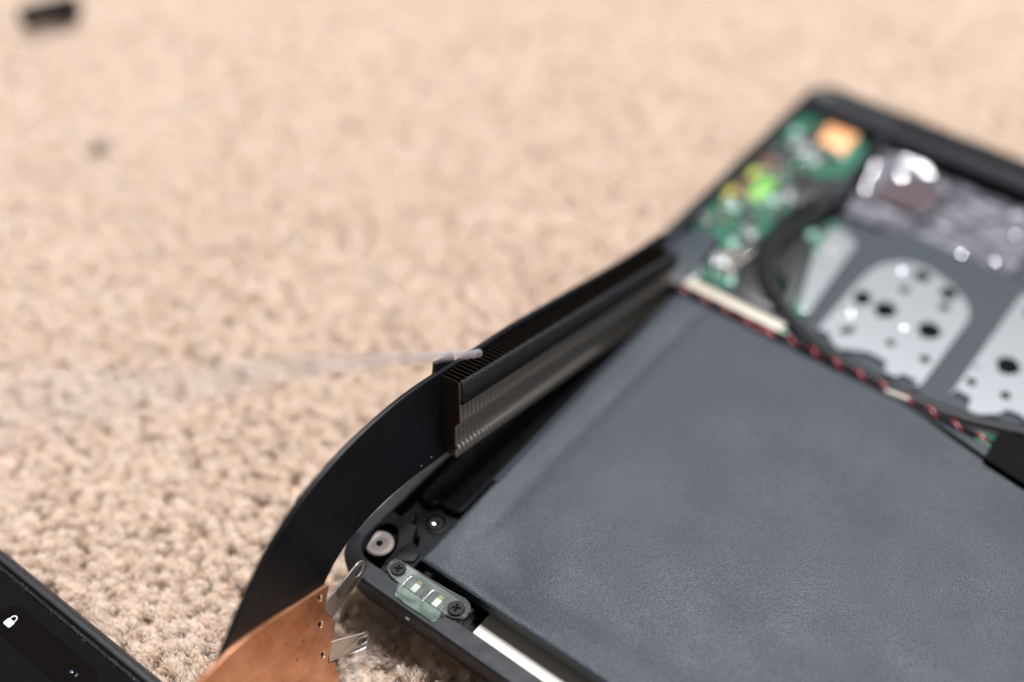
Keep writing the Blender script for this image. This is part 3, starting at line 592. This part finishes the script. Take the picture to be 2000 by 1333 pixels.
for i in range(NF):
    s = i * PITCH; k = 0; qc = 8.5
    if k not in fin_cache: fin_cache[k] = fin_mesh(qc)
    o = link('fin', fin_cache[k], stack); o.location = (s * MM, 0, 0); o.scale = (1, 1, htop(s) / 21.7)
    if i < 40: o2 = link('fin_tab', tab_me, stack); o2.location = (s * MM, 0, 0); o2.scale = (1, 1, htop(s) / 21.7)
# end plate edge of the first fin
# ribbed black foam strip over the top front of the fins
m = MB(); n = NF * 6; rows = []
rf = random.Random(3)
for (nn, hh) in ((1.66, -6.1), (2.45, -6.05), (2.6, -5.8), (2.72, -3.0), (2.72, -0.9), (2.6, -0.15), (2.25, 0.15), (1.8, 0.05), (1.66, -0.6)):
    row = []
    for k in range(n + 1):
        s = NF * PITCH * k / n + 0.1; rib = 0.03 * math.sin(2 * math.pi * s / PITCH) if nn > 2.8 else 0
        fz = rf.uniform(-0.14, 0.16) if hh > -0.5 else rf.uniform(-0.03, 0.03)
        row.append((s, -(nn + rib + (rf.uniform(-0.06, 0.06) if hh > -0.5 else 0)), htop(s) + hh * (htop(s) / 21.7) + fz))
    rows.append(row)
m.loft(rows, False, False, False); m.build('foam_strip', 'foam', hs, smooth=True, label='ribbed black foam strip along the top of the fins')
# copper plate
def cop(x, y, z): 
    return (x, -(-3.5 + z) , y)
right = [(-40.0, -46), (-40.7, -36.9), (-40.7, -35.6), (-42.9, -35.2), (-42.6, -32.8), (-41.2, -30.6), (-40.3, -28.4), (-39.9, -26.2), (-39.9, -24.1), (-40.2, -22.4), (-41.6, -20.4), (-42.4, -18.4), (-41.5, -16.4), (-40.9, -14.4), (-40.2, -12.9)]
top = [(-41.2, -12.5), (-48.3, -11.9), (-56, -11.0), (-62, -10.6), (-68.1, -10.8), (-75, -12.4), (-84, -15.5)]
plate_o = right + top + [(-88, -46)]
holes = [(-43.3, -13.9 - 0.6), (-43.9, -21.9), (-44.1, -31.0)]
def cop_w(x, y, z):
    b_ = 0.25 * noise.noise(Vector((x * 0.09, y * 0.09, 0.5))); return (x, -(-3.5 + 0.45 + z + b_ * (1 if z > 0 else 0)), y)
cp = sheet('copper_plate', plate_o, [circ(x, y, 0.95, 18) for x, y in holes], -0.45, 0.45, 'copper', hs, 0.12, cop, label='copper cold plate with rivet holes along its edge')
for v in cp.data.vertices: v.co.y -= 0.45 * MM
for x, y in holes:
    m = MB(); m.ring(x, y, [(0.55, 0.1), (0.98, 0.1), (0.98, 0.55), (0.8, 0.72), (0.55, 0.6)], 20); me_ = m.mesh('rivet', 'steel_bright', smooth=True)
    for v in me_.vertices: v.co = Vector((v.co.x, 3.55 * MM - v.co.z, v.co.y))
    r_ = link('rivet', me_, cp)
for x, y, r in ((-47.6, -19.5, 0.35), (-49.2, -22.6, 0.55), (-46.3, -24.6, 0.3), (-51.5, -26.5, 0.5), (-45.4, -19.2, 0.45), (-54, -20, 0.4)):
    m = MB(); m.lathe(x, y, [(r, 0.88), (r * 0.8, 0.93)], 10); me_ = m.mesh('stain', 'copper_stain')
    for v in me_.vertices: v.co = Vector((v.co.x, 3.5 * MM - v.co.z, v.co.y + 0.12 * MM * noise.noise(v.co * 3000)))
    link('stain_spot', me_, cp)
# steel mounting arms
def arm(p0, p1, n0, n1, w0, w1, label):
    a = Vector(p0); b = Vector(p1); d = (b - a); L = d.length; d.normalize(); t = Vector((-d.y, d.x))
    ol = [(-0.6, -w0), (L * 0.4, -(w0 + w1) / 2), (L, -w1)] + [(L + w1 * math.cos(R(x)), w1 * math.sin(R(x))) for x in range(-75, 90, 15)] + [(L, w1), (L * 0.4, (w0 + w1) / 2), (-0.6, w0)]
    hl = [(L + (0.5 if math.cos(R(x)) > 0 else -0.5) + 1.0 * math.cos(R(x)), 1.0 * math.sin(R(x))) for x in range(0, 360, 20)]
    def fn(x, y, z):
        p = a + d * x + t * y; k = max(0, min(1, x / L)); n_ = n0 + (n1 - n0) * k; return (p.x, -(n_ + z), p.y)
    me_ = sheet_mesh('mounting_arm', ol, [hl], -0.22, 0.22, 'steel', 0.06, fn)
    link('mounting_arm', me_, hs, label)
arm((-41.0, -20.2), (-31.5, -14.6), -3.1, -2.3, 2.9, 2.45, 'upper steel mounting arm reaching over the laptop corner')
arm((-41.6, -32.0), (-34.5, -32.2), -3.1, 0.5, 3.0, 2.4, 'lower steel mounting arm with its tip in the carpet')

# ================================================================== SMARTPHONE
ph = empty('smartphone', LO + Vector((0, 0, 0)), 'dark smartphone in a black rubber case, lock icon lit on its screen', 'phone', (0, 0, LA))
X0, X1, Y1, Y0 = -78.5, 3.5, -43.6, -207
def po(i, z): return at3(rrect(X0 + i, X1 - i, Y0 + i, Y1 - i, 12 - i * 0.6, 10), z)
m = MB(); m.loft([po(2.5, -13.6), po(0.9, -12.8), po(0.1, -10.5), po(0, -8), po(0.15, -5.6), po(0.7, -3.9), po(1.5, -3.05), po(2.3, -2.8), po(2.9, -3.0), po(3.2, -3.5), po(3.3, -5.6)], True, False)
m.build('phone_case', 'case_rubber', ph, smooth=True)
m = MB(); m.loft([po(3.25, -4.1), po(3.7, -3.85), po(4.15, -4.0), po(4.3, -4.6)], False, False); m.build('case_lip', 'case_lip', ph, smooth=True)
sheet('screen_glass', [p[:2] for p in po(4.2, 0)], [], -5.2, -4.45, 'screen', ph, 0.15)
isl = sheet('sensor_island', rrect(-53.6, -21.6, -58.6, -51.0, 3.75, 10), [], -4.46, -4.43, 'screen_black', ph, label='black pill shaped sensor area on the screen')
cx, cy = -49.6, -54.8
# lock icon: body and shackle, turned with the phone's display
def rot2(P, a): c, s = math.cos(a), math.sin(a); return [(cx + 0.85 * (c * x - s * y), cy + 0.85 * (s * x + c * y)) for x, y in P]
LK = R(0)
body = rot2(rrect(-1.35, 1.35, -1.6, 0.45, 0.45, 4), LK); 
sheet('lock_icon', body, [], -4.43, -4.41, 'icon_white', ph, label='white padlock icon on the phone screen')
sh_o = [(1.02 * math.cos(R(x)), 0.95 + 1.02 * math.sin(R(x))) for x in range(0, 181, 15)]; sh_i = [(0.66 * math.cos(R(x)), 0.95 + 0.66 * math.sin(R(x))) for x in range(180, -1, -15)]
sheet('lock_shackle', rot2([(1.02, 0.42)] + sh_o + [(-1.02, 0.42), (-0.66, 0.42)] + sh_i + [(0.66, 0.42)], LK), [], -4.43, -4.41, 'icon_white', ph)
m = MB(); m.lathe(-28.4, -54.8, [(1.5, -4.43), (1.45, -4.415)], 24); m.build('front_camera', 'screen_black', ph)
m = MB(); m.lathe(-28.6, -54.6, [(0.42, -4.415), (0.38, -4.39), (0.15, -4.36)], 14); m.build('camera_lens', 'camera_blue', ph, smooth=True)
rd = random.Random(9); m = MB()
for k in range(130):
    x = rd.uniform(X0 + 8, X1 - 8); y = Y1 - rd.choice((rd.gauss(4.25, 0.12), rd.gauss(3.8, 0.25))); r = rd.uniform(0.03, 0.09); z = -3.9 if y > Y1 - 4.1 else -4.38
    m.add([(x - r, y, z), (x, y - r, z + r * .5), (x + r, y, z), (x, y + r, z + r * 0.5), (x, y, z + r)], [(0, 1, 4), (1, 2, 4), (2, 3, 4), (3, 0, 4)])
d_ = m.build('dust_line', 'dust', ph); d_['kind'] = 'stuff'; d_['label'] = 'fine dust caught along the screen edge'

# ================================================================== SMALL THINGS
# clear straw of an air duster: tip just above the fins, coming towards the viewer
sp = [(-7.4, 187.0, 42.5), (-21.5, 158, 71.5), (-34.8, 128.8, 100.3), (-43.5, 104, 124), (-50.8, 80, 147.7), (-53, 66, 162)]
sp = smooth_line(sp, 8)
def hollow(pts, ro, ri, seg=16):
    m = MB(); P = [Vector(p) for p in pts]; ro_, ri_ = [], []
    for i, p in enumerate(P):
        t = (P[min(i + 1, len(P) - 1)] - P[max(i - 1, 0)]).normalized(); a = t.cross(Vector((0, 0, 1))).normalized(); b = a.cross(t)
        ro_.append([p + (a * math.cos(2 * math.pi * k / seg) + b * math.sin(2 * math.pi * k / seg)) * ro for k in range(seg)])
        ri_.append([p + (a * math.cos(2 * math.pi * k / seg) + b * math.sin(2 * math.pi * k / seg)) * ri for k in range(seg)])
    m.loft([ri_[0]] + ro_ + list(reversed(ri_)), False, False); return m
st = hollow(sp, 0.95, 0.6).build('plastic_straw', 'straw', None, smooth=True)
st['label'] = 'thin clear plastic straw pointing at the heatsink fins'; st['category'] = 'straw'
# black rubber foot strip far off on the carpet
def pill(L, W, H, n=24):
    m = MB(); rings = []
    for k, (i, z) in enumerate(((0.4, 0), (0, 0.8), (0, H - 1.2), (0.5, H - 0.3), (1.4, H))):
        rings.append([(x, y * (0.72 + 0.6 * (x / L)), z) for x, y in rrect(-L / 2 + i, L / 2 - i, -W / 2 + i, W / 2 - i, W / 2 - i - 0.05, 8)])
    m.loft(rings); return m
ft = pill(23, 6.5, 8.0).build('rubber_foot', 'rubber', None, smooth=True); ft.location = (-175 * MM, 412 * MM, -11.4 * MM); ft.rotation_euler = (R(6), R(4), R(31))
ft['label'] = 'small oblong black rubber foot far off on the carpet'; ft['category'] = 'rubber foot'
m = MB(); rl = random.Random(12)
for k in range(26):
    p = Vector((rl.gauss(0, 0.9), rl.gauss(0, 1.1), rl.uniform(0, 1.6))); d = Vector((rl.gauss(0, 1), rl.gauss(0, 1), rl.gauss(0, 0.4)))
    pts = []
    for q in range(7):
        pts.append(p.copy()); d = (d + Vector((rl.gauss(0, .9), rl.gauss(0, .9), rl.gauss(0, .5)))).normalized(); p = p + d * 0.75
    m.tube(pts, 0.16, 5)
lt = m.build('lint_clump', 'lint', None, smooth=True); lt.location = (-139.5 * MM, 334 * MM, -13.6 * MM)
lt['label'] = 'tiny grey lint clump on the open carpet'; lt['category'] = 'lint'
